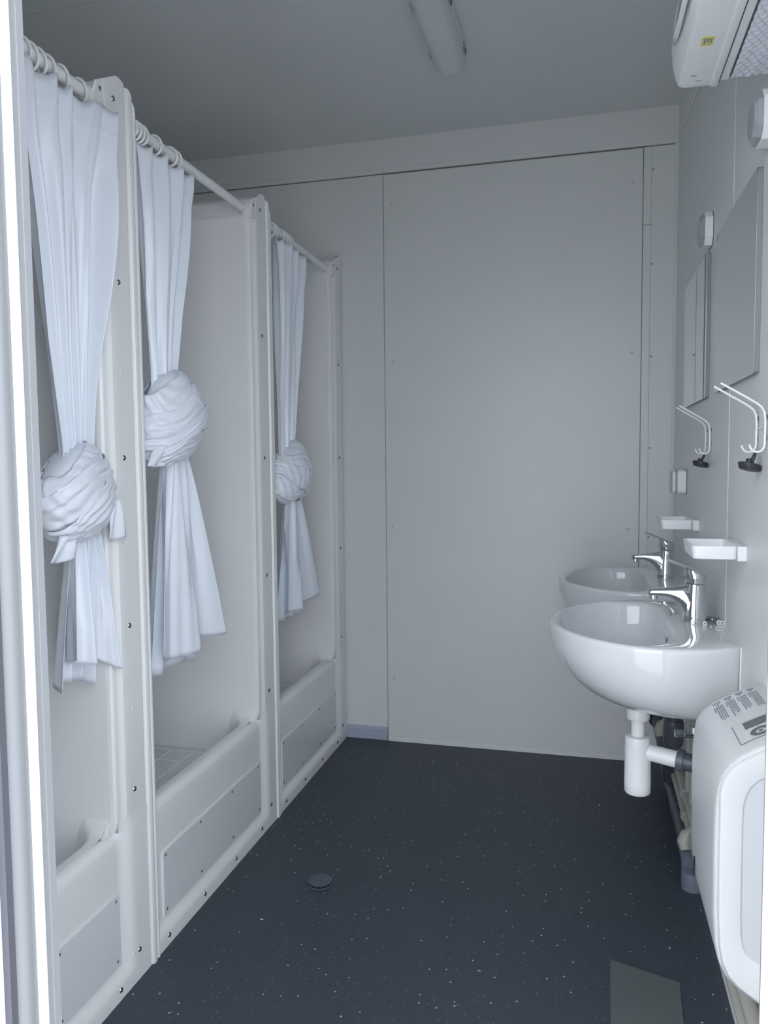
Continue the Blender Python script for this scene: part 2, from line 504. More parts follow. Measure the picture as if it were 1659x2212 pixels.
    MB().loft([[(x + a, ym + b, 0) for a, b in mp], [(x + a, ym + b, 1.9) for a, b in mp], [(x + a, ym + b, mtop(b)) for a, b in mp]], True, True, True).build('cover_moulding', 'grp', t, ang=38)
    # access panel with a light edge and screws
    MB().box(x - .0149, x - .0120, y0 + .068, y0 + .668, .067, .236).build('access_panel_edge', 'rim', t, bevel=.001)
    ap = MB().box(x - .0125, x - .0112, y0 + .0715, y0 + .6655, .0695, .2325).build('access_panel', 'access', t)
    for ly in (.082, .264, .460, .652):
        for z in (.084, .223):
            inst(SNUT, 'panel_screw', (x - .0113, y0 + ly, z), ap)
    for ly in (.071, .259, .454, .645):
        inst(SCREW, 'screw', (x, y0 + ly, .024), t)
    for z in (1.594, 1.21, .832, .453, .070):
        inst(SCREW, 'screw', (x, y0 + .7225, z), t)
    for ly, z in ((.678, 2.006), (.724, 1.985)):
        inst(SCREW, 'screw', (x if ly > .7 else x - .003, y0 + (ly if ly > .7 else .6775), z if ly > .7 else 1.9865), t, rot=None if ly > .7 else (0, 0, R(-25)))
    for z in (1.402, 1.02, .642):
        inst(PLUG, 'plug', (x, y0 + .7245, z), t)
    inst(PLUG, 'plug', (x, y0 + .700, .072), t)
    return t
c2 = cabin()
cabs = []
for i, lab in enumerate(('nearest shower cabin, cut off by the left door frame', 'middle shower cabin with two cabins beside it, grid visible in its tray', 'farthest shower cabin standing against the back wall')):
    c = c2 if i == 1 else copy_tree(c2)
    c.location = (XS, CY[i], 0)
    c['label'] = lab
    cabs.append(c)
    if i == 2:       # no cover moulding against the back wall
        for ch in list(c.children):
            if ch.name.startswith('cover_moulding'):
                bpy.data.objects.remove(ch)

# ------------------------------------------------------------------ rods
ROD_X, ROD_Z = XS - .0245, 1.972
for i, lab in enumerate(('white rod above the nearest shower opening', 'white rod above the middle shower opening, bare on its far half', 'white rod above the farthest shower opening')):
    y0 = CY[i]
    t = thing('curtain_rod', (ROD_X, y0 + .35, ROD_Z), lab, 'curtain rod', 'white shower curtain rods')
    MB().tube([(ROD_X, y0 + .03, ROD_Z), (ROD_X, y0 + .665, ROD_Z)], .0125, 16).build('tube', 'grp', t)
    for yy, s_ in ((y0 + .031, 1), (y0 + .664, -1)):
        MB().lathe([(.0175, 0), (.0175, s_ * .004), (.015, s_ * .008)], (ROD_X, yy, ROD_Z), 16, 'y').build('end_socket', 'grp', t)
# ================================================================== SHOWER CURTAINS
def smooth_noise(rng, n, k):
    """n samples of periodic-free smooth noise with k knots"""
    kn = rng.normal(0, 1, k + 3)
    xs = np.linspace(0, k, n)
    i = np.floor(xs).astype(int).clip(0, k - 1)
    fr = xs - i
    fr = fr * fr * (3 - 2 * fr)
    return kn[i] * (1 - fr) + kn[i + 1] * fr

def folds(rng, n, nf):
    """sharp-crested fold profile of n samples in -1..1 with nf irregular folds"""
    wd = rng.uniform(.6, 1.4, nf * 2)
    e = np.concatenate([[0], np.cumsum(wd)])
    e /= e[-1]
    val = np.array([(1 if k % 2 == 0 else -1) * rng.uniform(.55, 1.0) for k in range(nf * 2 + 1)])
    s_ = np.linspace(0, 1, n)
    i = np.searchsorted(e, s_, side='right').clip(1, nf * 2) - 1
    fr = (s_ - e[i]) / (e[i + 1] - e[i])
    fr = fr ** 1.15 * (1 - .35) + .35 * (fr * fr * (3 - 2 * fr))
    out = val[i] * (1 - fr) + val[i + 1] * fr
    kk = max(3, int(n / (nf * 7)) | 1)
    pad = np.pad(out, kk, mode='edge')
    return np.convolve(np.convolve(pad, np.ones(kk) / kk, 'same'), np.ones(kk) / kk, 'same')[kk:-kk]

def curtain(lab, seed, top, neck, knot, hem, ztop, zneck, zk0, zhem, ring_ys, tilt, yopen, nf=6, hemlift=None, tails=()):
    """top/neck/knot/hem: (y0,y1); X kept near the rod; zk0: lower end of the knot"""
    rng = np.random.default_rng(seed)
    xc = XS - .008
    ym = sum(top) / 2
    t = thing('shower_curtain', (ROD_X, ym, ztop), lab, 'shower curtain', 'white vinyl shower curtains tied in knots')
    N = 150
    # ---- upper part: pleated heading running down into the neck of the knot
    A, B = folds(rng, N, nf - 1), folds(rng, N, nf)
    C = smooth_noise(rng, N, 18)
    s_ = np.linspace(0, 1, N)
    rows, nt_ = [], 46
    edge = smooth_noise(rng, N, 9) * .006
    for j in range(nt_ + 1):
        q0 = j / nt_ * (1 + .07 / (ztop - zneck))
        q = min(1, q0)
        g = q ** 1.06                                   # gathering
        y = (top[0] + (top[1] - top[0]) * s_) * (1 - g) + (neck[0] + (neck[1] - neck[0]) * s_) * g
        y = y + .010 * np.sin(9 * s_ + 2.2 * q + seed) * (1 - g) * min(1, q * 4)
        am = .020 + .010 * math.sin(math.pi * min(1, q * 1.4)) - .006 * q
        k = q ** .8
        x = xc + am * (A * (1 - k) + B * k) + .0035 * C * (.3 + q)
        # a few pinched creases under the heading
        x = x + .004 * np.sin(31 * s_ + 7 * q * (1 + s_) + seed) * math.exp(-((q - .14) / .08) ** 2)
        z = ztop + (zneck - ztop) * q0 + (1 - q) * edge * 1.2 - .008 * (1 - q) * (1 - np.abs(A))
        kk = np.clip((y - yopen + .05) / .05, 0, 1)
        x = x + .034 * kk * kk * (3 - 2 * kk)
        rows.append(np.stack([x, y, z], 1))
    up = MB().loft([[tuple(p) for p in r] for r in rows], closed=False).build('upper_drape', 'vinyl', t, ang=75, solid=.0012)
    # stitched heading seam, following the pleats 45 mm below the top
    seam = []
    r_ = rows[3]
    MB().tube([(p[0] + .0018, p[1], p[2]) for p in r_[::2]], .0009, 4).build('heading_seam', 'stitch', up)
    # ---- lower skirt
    rows = []
    N2 = 150
    A2, B2 = folds(rng, N2, 2), folds(rng, N2, nf - 1)
    s_ = np.linspace(0, 1, N2)
    zl = zk0 + .05
    kc = sum(knot) / 2
    nk = (kc - .030, kc + .035)
    hl = smooth_noise(rng, N2, 4) * .007
    for j in range(41):
        q = j / 40
        g = min(1, q ** .72)
        y = (nk[0] + (nk[1] - nk[0]) * s_) * (1 - g) + (hem[0] + (hem[1] - hem[0]) * s_) * g
        k = min(1, q * 1.3)
        x = xc + (.018 + .020 * q) * (B2 * (1 - k) + A2 * k) + .0015 * np.sin(60 * s_ + 3 * q)
        z = zl + (zhem - zl) * q + q * (hl + (hemlift(s_) if hemlift else 0) + .035 * np.clip(1 - s_ / .22, 0, 1))
        rows.append(np.stack([x, y, z], 1))
    MB().loft([[tuple(p) for p in r] for r in rows], closed=False).build('lower_skirt', 'vinyl', t, ang=75, solid=.0012)
    # inner layer of the skirt hanging a little lower behind
    rows2 = []
    A3 = folds(rng, N2, 3)
    for j in range(25):
        q = j / 24
        g = min(1, q ** .72)
        y = (nk[0] + (nk[1] - nk[0]) * s_) * (1 - g) + (hem[0] + .012 + (hem[1] - hem[0]) * .72 * s_) * g
        x = xc - .034 * q - .004 + (.012 + .012 * q) * A3
        z = zl + (zhem - .030 - zl) * q + q * hl
        rows2.append(np.stack([x, y, z], 1))
    MB().loft([[tuple(p) for p in r] for r in rows2], closed=False).build('inner_skirt', 'vinyl', t, ang=75, solid=.0012)
    # ---- knot: core and wrapped, creased bands
    kz1, kz0 = zneck, zk0
    kz = (kz1 + kz0) / 2
    ry, rz, rx = (knot[1] - knot[0]) / 2, (kz1 - kz0) / 2, .062
    def warp(p):
        dy, dz = (p[1] - kc) / ry, (p[2] - kz) / rz
        return (p[0] + .008 * math.sin(2.4 * dy + seed), p[1] + ry * (.13 * math.sin(1.9 * dz + 1.7 * seed) + .07 * math.sin(4.3 * dz + seed)),
                p[2] + rz * (.10 * math.sin(2.2 * dy + 2.3 * seed) + .06 * math.sin(4.7 * dy + seed)))
    def blob(c, ra, fr, amp, sd, nm):
        rg = np.random.default_rng(sd)
        ph = rg.uniform(0, 6.28, 8)
        rings = []
        for i in range(37):
            th = math.pi * (i + .02) / 36.04
            ring = []
            for j in range(72):
                a = 2 * math.pi * j / 72
                d = Vector((math.sin(th) * math.cos(a), math.sin(th) * math.sin(a), math.cos(th)))
                u_ = d.z * math.cos(tilt) + d.y * math.sin(tilt) * -1
                v_ = d.y * math.cos(tilt) + d.z * math.sin(tilt)
                h = abs(math.sin(fr * u_ * 1.1 + ph[0] + 1.3 * math.sin(2.1 * v_ + ph[1]))) ** .6
                h += .5 * abs(math.sin(fr * 1.9 * u_ + ph[2] + 1.7 * math.sin(3.1 * v_ + ph[3]))) ** .7
                h += .30 * math.sin(9 * v_ + 4 * u_ + ph[4]) * math.sin(5 * u_ + ph[5])
                k = 1 + amp * (h - .8)
                ring.append(warp((c[0] + d.x * ra[0] * k, c[1] + d.y * ra[1] * k, c[2] + d.z * ra[2] * k)))
            rings.append(ring)
        return MB().loft(rings, True, True, True).build(nm, 'vinyl', t, ang=55)
    kn = blob((xc, kc, kz), (rx * .90, ry * .90, rz * .98), 6.0, .07, seed + 5, 'knot')
    def band(vc, wdt, tl, off, sd, ph, nf_=3):
        rg = np.random.default_rng(sd)
        na, nw = 110, 30
        cr = folds(rg, nw + 1, nf_)
        n1, n2, n3 = (smooth_noise(rg, na + 1, k) for k in (10, 16, 7))
        rings = []
        for i in range(na + 1):
            a = 2 * math.pi * i / na + ph
            ring = []
            for j in range(nw + 1):
                f = j / nw - .5
                v = (vc + f * wdt * (1 + .14 * n1[i]) + .04 * n3[i]) * rz
                rho = math.sqrt(max(.06, 1 - (v / (rz * 1.10)) ** 2))
                hem_ = -.004 * max(0, abs(f) - .42) / .08
                e = off + hem_ + cr[j] * .0028 * (1 + .6 * n2[i]) + .0018 * math.sin(11 * a + 9 * f + 3 * n1[i])
                X_ = (rx * .90 * rho + e) * math.cos(a)
                Y_ = (ry * .92 * rho + e) * math.sin(a)
                y2 = Y_ * math.cos(tl) * 1.02 - v * math.sin(tl)
                z2 = Y_ * math.sin(tl) * .8 + v * math.cos(tl)
                ring.append(warp((xc + X_, kc + y2, kz + z2)))
            rings.append(ring)
        MB().loft(rings, closed=False).build('knot_wrap', 'vinyl', kn, ang=45, solid=.0016)
    band(.58, .66, tilt * 1.15, .001, seed + 11, 2.6)
    band(-.62, .55, tilt * .8, .003, seed + 13, 0.9, 4)
    band(.22, .62, tilt * .85, .006, seed + 12, 1.9)
    band(-.22, .52, tilt * 1.1, .010, seed + 14, 3.3)
    # loose tails of fabric poking out of the knot
    for (ya, za, yb, zb, wd) in tails:
        rings = []
        for i in range(13):
            q = i / 12
            rings.append([(xc + .030 - .012 * q + .010 * math.sin(7 * f + 2 * q + seed) * (1 - .3 * q), ya + (yb - ya) * q + wd * f * (.55 + .5 * q), za + (zb - za) * q + .012 * abs(f) * q) for f in [k / 14 - .5 for k in range(15)]])
        MB().loft(rings, closed=False).build('loose_tail', 'vinyl', t, ang=50, solid=.0012)
    # ---- rings
    for yy in ring_ys:
        rt = MB()
        path = []
        for k in range(25):
            a = 2 * math.pi * k / 24
            path.append((ROD_X + .0185 * math.cos(a), yy + .006 * math.sin(a + seed), ROD_Z - .006 + .023 * math.sin(a)))
        rt.tube(path, .0030, 8, caps=False)
        rt.build('curtain_ring', 'grp', t)
    return t

curtain('tied white curtain of the nearest shower, beside the left door frame', 3, (1.225, 1.498), (1.318, 1.415), (1.262, 1.500), (1.315, 1.482), 1.948, 1.235, 1.035, .762,
        (1.262, 1.283, 1.303, 1.326, 1.352, 1.392, 1.450), R(32), CY[0] + .665, 6, lambda s: .012 - .012 * s, tails=((1.300, 1.06, 1.290, 1.005, .07), (1.458, 1.12, 1.475, 1.03, .06)))
curtain('tied white curtain of the middle shower with a high knot and wide flaring hem', 8, (1.615, 1.885), (1.672, 1.770), (1.622, 1.885), (1.650, 1.965), 1.945, 1.425, 1.195, .700,
        (1.632, 1.648, 1.664, 1.678, 1.738, 1.812, 1.834), R(28), CY[1] + .665, 5, lambda s: .03 * np.maximum(0, s - .6) / .4, tails=((1.665, 1.24, 1.645, 1.185, .07), (1.86, 1.31, 1.88, 1.285, .05)))
curtain('tied white curtain of the farthest shower, half hidden by a shower post', 14, (2.430, 2.725), (2.465, 2.585), (2.430, 2.690), (2.440, 2.770), 1.950, 1.255, 1.045, .660,
        (2.455, 2.478, 2.535, 2.565, 2.585, 2.612), R(-34), CY[2] + .665, 5, lambda s: .035 * np.maximum(0, s - .7) / .3, tails=((2.50, 1.10, 2.49, 1.06, .05),))
# ================================================================== RIGHT WALL FIXTURES
# ------------------------------------------------------------------ wash basins
SZ = 0.795
def smooth_poly(pts, n):
    """closed Catmull-Rom through 2D points"""
    out = []
    k = len(pts)
    for i in range(k):
        p0, p1, p2, p3 = (np.array(pts[(i + d) % k]) for d in (-1, 0, 1, 2))
        for j in range(n):
            t_ = j / n
            out.append(tuple(.5 * ((2 * p1) + (-p0 + p2) * t_ + (2 * p0 - 5 * p1 + 4 * p2 - p3) * t_ ** 2 + (-p0 + 3 * p1 - 3 * p2 + p3) * t_ ** 3)))
    return out

def polar(poly, c, n):
    """radius of polygon along n rays from c"""
    out = []
    P = np.array(poly) - np.array(c)
    Q = np.roll(P, -1, 0)
    for k in range(n):
        a = 2 * math.pi * k / n
        d = np.array((math.cos(a), math.sin(a)))
        best = 0
        for p, q in zip(P, Q):
            e = q - p
            den = d[0] * e[1] - d[1] * e[0]
            if abs(den) < 1e-12:
                continue
            t_ = (p[0] * e[1] - p[1] * e[0]) / den
            s_ = (p[0] * d[1] - p[1] * d[0]) / den
            if t_ > 0 and -1e-6 <= s_ <= 1 + 1e-6:
                best = max(best, t_)
        out.append(best)
    return np.array(out)

def basin(yc, lab):
    t = thing('wash_basin', (XR, yc, SZ - .19), lab, 'sink', 'white wall-hung wash basins')
    half = [(0, .238), (.05, .268), (.10, .287), (.16, .295), (.22, .284), (.28, .252), (.33, .208), (.375, .145), (.403, .075)]
    up = [half[0]] + half[1:]
    pts = up + [(.413, 0)] + [(u, -w_) for u, w_ in up[::-1]]
    # dense outline: smooth along the bowl, straight along the wall
    dense = []
    L_ = len(pts)
    for i in range(L_ - 1):
        p0, p1, p2, p3 = (np.array(pts[max(0, min(L_ - 1, i + d))]) for d in (-1, 0, 1, 2))
        for j in range(6):
            t_ = j / 6
            dense.append(tuple(.5 * ((2 * p1) + (-p0 + p2) * t_ + (2 * p0 - 5 * p1 + 4 * p2 - p3) * t_ ** 2 + (-p0 + 3 * p1 - 3 * p2 + p3) * t_ ** 3)))
    dense.append(pts[-1])
    C0 = (.225, 0.0)
    N = 120
    ro = polar(dense, C0, N)
    # bowl outline: straight-ish back edge, elliptical front
    bo = []
    for k in range(96):
        a = 2 * math.pi * k / 96
        c_, s_ = math.cos(a), math.sin(a)
        n_ = 2.1 if c_ > 0 else 4.2
        r_ = (abs(c_ / (.163 if c_ > 0 else .098)) ** n_ + abs(s_ / .252) ** n_) ** (-1 / n_)
        bo.append((.222 + r_ * c_, r_ * s_))
    rb = polar(bo, C0, N)
    an = np.arange(N) * 2 * math.pi / N
    def ring(rad, z, su=1.0, sw=1.0, zoff=None):
        out = []
        for k in range(N):
            u_ = C0[0] + rad[k] * math.cos(an[k])
            w_ = rad[k] * math.sin(an[k])
            zz = z
            out.append((XR - max(0, u_ * su), yc + w_ * sw, zz))
        return out
    rings = []
    # outside from the bottom up to the rim
    for th in (90, 84, 76, 68, 60, 52, 44, 36, 28, 20, 13, 7, 3):
        a = R(th)
        s1 = .52 + .48 * math.cos(a) ** .9
        s2 = .36 + .64 * math.cos(a) ** .62
        rings.append(ring(ro, SZ - .010 - .178 * math.sin(a), s1, s2))
    rings.append(ring(ro, SZ - .010))
    rings.append(ring(ro - .0006, SZ - .006))
    rings.append(ring(ro - .003, SZ - .002))
    rings.append(ring(ro - .007, SZ))
    mid = ro - .007
    inn = np.minimum(rb + .010, mid - .004)
    rings.append(ring(mid * .5 + inn * .5, SZ))
    rings.append(ring(inn, SZ))
    rings.append(ring(np.minimum(rb + .004, inn - .001), SZ - .0015))
    rings.append(ring(rb, SZ - .006))
    for q, s_ in ((.02, .985), (.045, .955), (.07, .91), (.092, .84), (.108, .74), (.118, .60), (.124, .42), (.128, .22), (.130, .10)):
        rings.append(ring(rb * s_, SZ - q))
    mb = MB().loft(rings, True, True, True)
    mb.build('bowl', 'ceramic', t, ang=50)
    MB().lathe([(.0001, .004), (.020, .004), (.022, .001), (.022, -.002)], (XR - .225, yc, SZ - .130), 20).build('drain_ring', 'chrome', t)
    MB().lathe([(.0001, 0), (.006, .0008), (.007, .003)], (XR - .1325, yc, SZ - .045), 16, 'x').build('overflow_hole', 'joint', t)
    MB().lathe([(.034, SZ - .183), (.040, SZ - .190), (.040, SZ - .196), (.030, SZ - .199)], (XR - .193, yc, 0), 24).build('drain_flange', 'plastic2', t)
    MB().prism([(XR - .0005, yc - .238), (XR - .004, yc - .239), (XR - .004, yc + .239), (XR - .0005, yc + .238)], 'z', SZ - .12, SZ - .001).build('silicone_joint', 'rim', t)
    return t
SY = (2.005, 2.712)
basin(SY[0], 'nearer white wash basin, with loose screws and washers on its edge')
basin(SY[1], 'farther white wash basin close to the back wall')

# ------------------------------------------------------------------ mixer taps
def tap(yc, lab):
    bx = XR - .067
    t = thing('mixer_tap', (bx, yc, SZ), lab, 'faucet', 'chrome single-lever mixer taps')
    z0 = SZ
    # body: tapered, leaning very slightly to the wall
    rings = []
    for z, r_, dx in ((0, .0290, .001), (.003, .0298, .001), (.02, .0285, .0015), (.05, .0268, .002), (.085, .0252, .003), (.096, .0246, .003), (.098, .0235, .003)):
        rings.append([(bx + dx + r_ * math.cos(2 * math.pi * k / 28), yc + r_ * math.sin(2 * math.pi * k / 28), z0 + z) for k in range(28)])
    MB().loft(rings, True, True, True).build('body', 'chrome', t, ang=50)
    # spout blending out of the body: sections along -x
    secs = [(0.004, .047, .046, .0240), (-.014, .050, .044, .0230), (-.024, .0580, .034, .0215), (-.032, .0645, .0260, .0200), (-.042, .0690, .0195, .0185), (-.054, .0722, .0145, .0170),
            (-.072, .0740, .0100, .0150), (-.090, .0735, .0090, .0135), (-.102, .0728, .0085, .0120), (-.106, .0722, .0070, .0100), (-.1075, .0718, .003, .006)]
    rings = []
    for dx, zc_, hz, hy in secs:
        ring = []
        for k in range(28):
            a = 2 * math.pi * k / 28
            c_, s_ = math.cos(a), math.sin(a)
            e = 2 / 2.6
            ring.append((bx + dx, yc + hy * math.copysign(abs(c_) ** e, c_), z0 + zc_ + hz * math.copysign(abs(s_) ** e, s_)))
        rings.append(ring)
    MB().loft(rings, True, True, True).build('spout', 'chrome', t, ang=60)
    MB().lathe([(.009, 0), (.0095, -.002), (.0095, -.010), (.007, -.0115)], (bx - .094, yc, z0 + .0665), 18).build('aerator', 'chrome', t)
    # head with sloping top and flat lever
    rings = []
    for z, r_, sl in ((.099, .0238, 0), (.101, .0248, 0), (.118, .0256, .10), (.126, .0260, .42), (.128, .0245, .42)):
        rings.append([(bx + .003 + r_ * math.cos(2 * math.pi * k / 28), yc + r_ * math.sin(2 * math.pi * k / 28), z0 + z - sl * r_ * math.cos(2 * math.pi * k / 28)) for k in range(28)])
    hd = MB().loft(rings, True, True, True).build('lever_head', 'chrome', t, ang=50)
    line = [(.026, .1165, .017), (.012, .1235, .0200), (-.006, .1315, .0165), (-.022, .1385, .0125), (-.040, .1455, .0105), (-.056, .1515, .0092), (-.0635, .1540, .0070)]
    rings = []
    for dx, z, hy in line:
        rings.append([(bx + dx, yc - hy, z0 + z), (bx + dx, yc - hy * .8, z0 + z + .0035), (bx + dx, yc + hy * .8, z0 + z + .0035), (bx + dx, yc + hy, z0 + z), (bx + dx, yc + hy * .6, z0 + z - .003), (bx + dx, yc - hy * .6, z0 + z - .003)])
    MB().loft(rings, True, True, True).build('lever', 'chrome', t, ang=50)
    MB().lathe([(.0001, -.0012), (.003, -.001), (.003, 0)], (bx - .022, yc, z0 + .112), 10, 'x').build('temperature_dot', 'gasket', hd)
    return t
tap(SY[0], 'chrome lever tap on the nearer basin')
tap(SY[1], 'chrome lever tap on the farther basin')

# ------------------------------------------------------------------ screws and washers left on the near basin
def loose(name, p, ang, ln, lab, i):
    t = thing(name, p, lab, 'screw', 'loose screws behind the tap')
    d = Vector((math.cos(ang), math.sin(ang), 0))
    a = Vector(p)
    MB().tube([a, a + d * ln * .96, a + d * ln], [.0016, .0016, .0003], 8).build('shank', 'steel', t)
    MB().tube([a - d * .0022, a - d * .0012, a], [.0014, .0034, .0036], 10).build('head', 'steel', t)
rnd = random.Random(4)
sb = (XR - .036, SY[0] + .012)
for i, (dx, dy, a, lv) in enumerate(((0, -.012, 12, 0), (.004, .002, 5, 0), (-.002, .014, -18, 0), (.020, -.004, 95, 1), (.006, .010, 40, 1), (.012, .004, 160, 1), (.030, .012, -60, 0), (.010, -.006, 25, 2), (.016, .010, 120, 2))):
    loose('loose_screw', (sb[0] + dx - .006, sb[1] + dy, SZ + .0036 + lv * .0036), R(a), .030, 'small zinc screw in the loose pile behind the near tap', i)
for i, (px, py, st) in enumerate(((XR - .0455, SY[0] - .028, 1), (XR - .0115, SY[0] - .012, 0), (XR - .0045, SY[0] - .0115, 0))):
    t = MB().loft([[(px + (r_ * math.cos(2 * math.pi * k / 20)), py + h, SZ + .0053 + r_ * math.sin(2 * math.pi * k / 20)) for k in range(20)] for r_, h in ((.0052, -.0008), (.0052, .0008), (.0024, .0008), (.0024, -.0008), (.0052, -.0008))]).build('washer', 'rim')
    tag(t, ('white washer standing at the foot of the near tap', 'dark-centred washer at the near end of the screw pile', 'pale washer leaning against the wall by the screw pile')[i], 'washer', 'loose washers on the near basin')

# ------------------------------------------------------------------ mirrors
for lab, ya, yb in (('nearer wall mirror above the near basin', 1.658, 2.141), ('farther wall mirror above the far basin', 2.297, 2.780)):
    t = thing('wall_mirror', (XR, (ya + yb) / 2, 1.361), lab, 'mirror', 'frameless mirrors over the basins')
    z0, z1 = 1.361, 1.7544
    MB().prism([(y, z) for y, z in rrect(ya, yb, z0, z1, .008, 4)], 'x', XR - .0108, XR - .0102).build('glass', 'mirror', t)
    MB().prism([(y, z) for y, z in rrect(ya + .001, yb - .001, z0 + .001, z1 - .001, .007, 4)], 'x', XR - .0102, XR - .0005).build('backing', 'joint', t)

# ------------------------------------------------------------------ small boxes above the mirrors, socket by the far basin
def lidbox(lab, y0, z0, sw, sh, d1, d2, cat, name, rows=1):
    t = thing(name, (XR, y0 + sw / 2, z0), lab, cat)
    yc, zc_ = y0 + sw / 2, z0 + sh / 2
    def oct_(k, c):
        a, b = sw / 2 * k, sh / 2 * k
        return [(yc - a, zc_ - b + c), (yc - a + c, zc_ - b), (yc + a - c, zc_ - b), (yc + a, zc_ - b + c), (yc + a, zc_ + b - c), (yc + a - c, zc_ + b), (yc - a + c, zc_ + b), (yc - a, zc_ + b - c)]
    MB().prism(oct_(1, .018), 'x', XR - d1, XR).build('base', 'plastic', t, bevel=.0015)
    MB().prism(oct_(1.005, .018), 'x', XR - .0022, XR - .0005).build('shadow_gap', 'gasket', t)
    q = [[(x_, p[0], p[1]) for p in oct_(k, c)] for x_, k, c in ((XR - d1, .93, .017), (XR - d1 - d2 * .55, .88, .017), (XR - d1 - d2, .76, .020))]
    MB().loft(q, True, True, True).build('cover', 'cover', t, ang=20)
    if rows:
        MB().prism(oct_(.62, .012), 'x', XR - d1 - .006, XR - d1).build('insert', 'plastic2', t)
    return t
lidbox('white box with clear faceted cover above the nearer mirror', 1.545, 1.768, .084, .088, .024, .014, 'wall box', 'lidded_wall_box')
lidbox('white box with clear faceted cover above the farther mirror', 2.262, 1.766, .084, .088, .022, .012, 'wall box', 'lidded_wall_box')
sk = thing('wall_socket', (XR, 2.79, 1.085), 'white socket with hinged lid on the wall near the back corner', 'socket')
MB().prism(rrect(2.735, 2.810, 1.078, 1.156, .012), 'x', XR - .030, XR).build('base', 'plastic', sk, bevel=.002)
MB().prism(rrect(2.734, 2.811, 1.077, 1.157, .012), 'x', XR - .003, XR - .001).build('shadow_gap', 'gasket', sk)
MB().prism(rrect(2.738, 2.807, 1.081, 1.153, .011), 'x', XR - .036, XR - .030).build('lid_gap', 'darkdot', sk)
sl_ = MB().prism(rrect(2.737, 2.808, 1.080, 1.154, .012), 'x', XR - .046, XR - .036).build('lid', 'plastic2', sk, bevel=.002)
MB().prism(rrect(2.742, 2.803, 1.086, 1.150, .010), 'x', XR - .050, XR - .046).build('lid_step', 'cover', sl_)

# ------------------------------------------------------------------ wire hooks and sink stoppers
def hook(ya, lab, slab, dang):
    t = thing('wire_hook', (XR, ya + .03, 1.24), lab, 'hook', 'white double wire hooks under the mirrors')
    for yy in (ya, ya + .076):
        X = XR - .005
        pth = [(X - .078, yy, 1.337), (X - .060, yy, 1.326), (X - .030, yy, 1.3075), (X - .014, yy, 1.297), (X - .006, yy, 1.290), (X - .0015, yy, 1.280), (X, yy, 1.268), (X, yy, 1.225), (X - .001, yy, 1.2165), (X - .006, yy, 1.2095),
               (X - .014, yy, 1.2075), (X - .021, yy, 1.2105), (X - .025, yy, 1.217), (X - .026, yy, 1.222)]
        MB().tube(pth, .0021, 8).build('wire', 'hooks', t)
        for z in (1.272, 1.234):
            inst(SCREW, 'screw', (XR - .0005, yy + .012, z), t, rot=(0, 0, R(180)), scale=(.9, .9, .9))
    MB().tube([(XR - .004, ya + .002, 1.253), (XR - .004, ya + .074, 1.253)], .0018, 8).build('cross_wire', 'hooks', t)
    # stopper hanging from the hook
    sx, sy_ = XR - .021, ya + .048
    s_ = thing('sink_stopper', (sx, sy_, 1.155), slab, 'sink stopper', 'black rubber sink stoppers')
    lp = [(sx + .003, sy_ - .006, 1.190), (sx + .005, sy_ - .008, 1.194), (sx + .007, sy_ - .007, 1.200), (sx + .010, sy_ - .002, 1.2085), (sx + .011, sy_ + .003, 1.2088), (sx + .008, sy_ + .007, 1.200), (sx + .005, sy_ + .008, 1.194), (sx + .003, sy_ + .006, 1.190)]
    MB().tube(lp, .0026, 8).build('loop', 'black', s_)
    tl = .18
    prof = [(.0001, .0205), (.005, .0205), (.0068, .019), (.0075, .013), (.010, .0125), (.0185, .0115), (.0208, .0100), (.0206, .007), (.0192, .001), (.0180, -.001), (.0001, -.001)]
    rings = []
    for r_, h in prof:
        ring = []
        for k in range(24):
            a = 2 * math.pi * k / 24
            p, q = r_ * math.cos(a), r_ * math.sin(a)
            ring.append((sx + p, sy_ + q * math.cos(tl) - h * math.sin(tl) * 0, 1.1745 + h + p * .22 * -1 + q * -.12))
        rings.append(ring)
    MB().loft(rings, True, True, True).build('plug', 'black', s_, ang=50)
hook(1.572, 'white double wire hook below the nearer mirror', 'black rubber stopper hanging from the nearer wire hook', 0)
hook(2.232, 'white double wire hook below the farther mirror', 'black rubber stopper hanging from the farther wire hook', 1)

# ------------------------------------------------------------------ soap dishes
for lab, y0 in (('white soap dish on the wall beside the near tap', 1.736), ('white soap dish on the wall above the far tap', 2.438)):
    y1, x0, z0, z1 = y0 + .160, XR - .108, .984, 1.013
    t = thing('soap_dish', (XR, (y0 + y1) / 2, z0), lab, 'soap dish', 'white wall soap dishes')
    xs0 = XR - .018
    rings = []
    for ins, z in ((.008, z0), (.004, z0 + .002), (0, z1 - .001), (.0008, z1), (.0042, z1), (.006, z1 - .004), (.010, z0 + .006)):
        rings.append([(p[0], p[1], z) for p in rrect(x0 + ins, xs0 - ins * .2, y0 + ins * .8, y1 - ins * .8, .010, 4)])
    MB().loft(rings, True, True, True).build('tray', 'plastic', t, ang=40)
    MB().box(xs0, XR, y0 - .001, y1 + .001, z0 - .002, z1 + .0005).build('wall_bracket', 'plastic', t, bevel=.002)
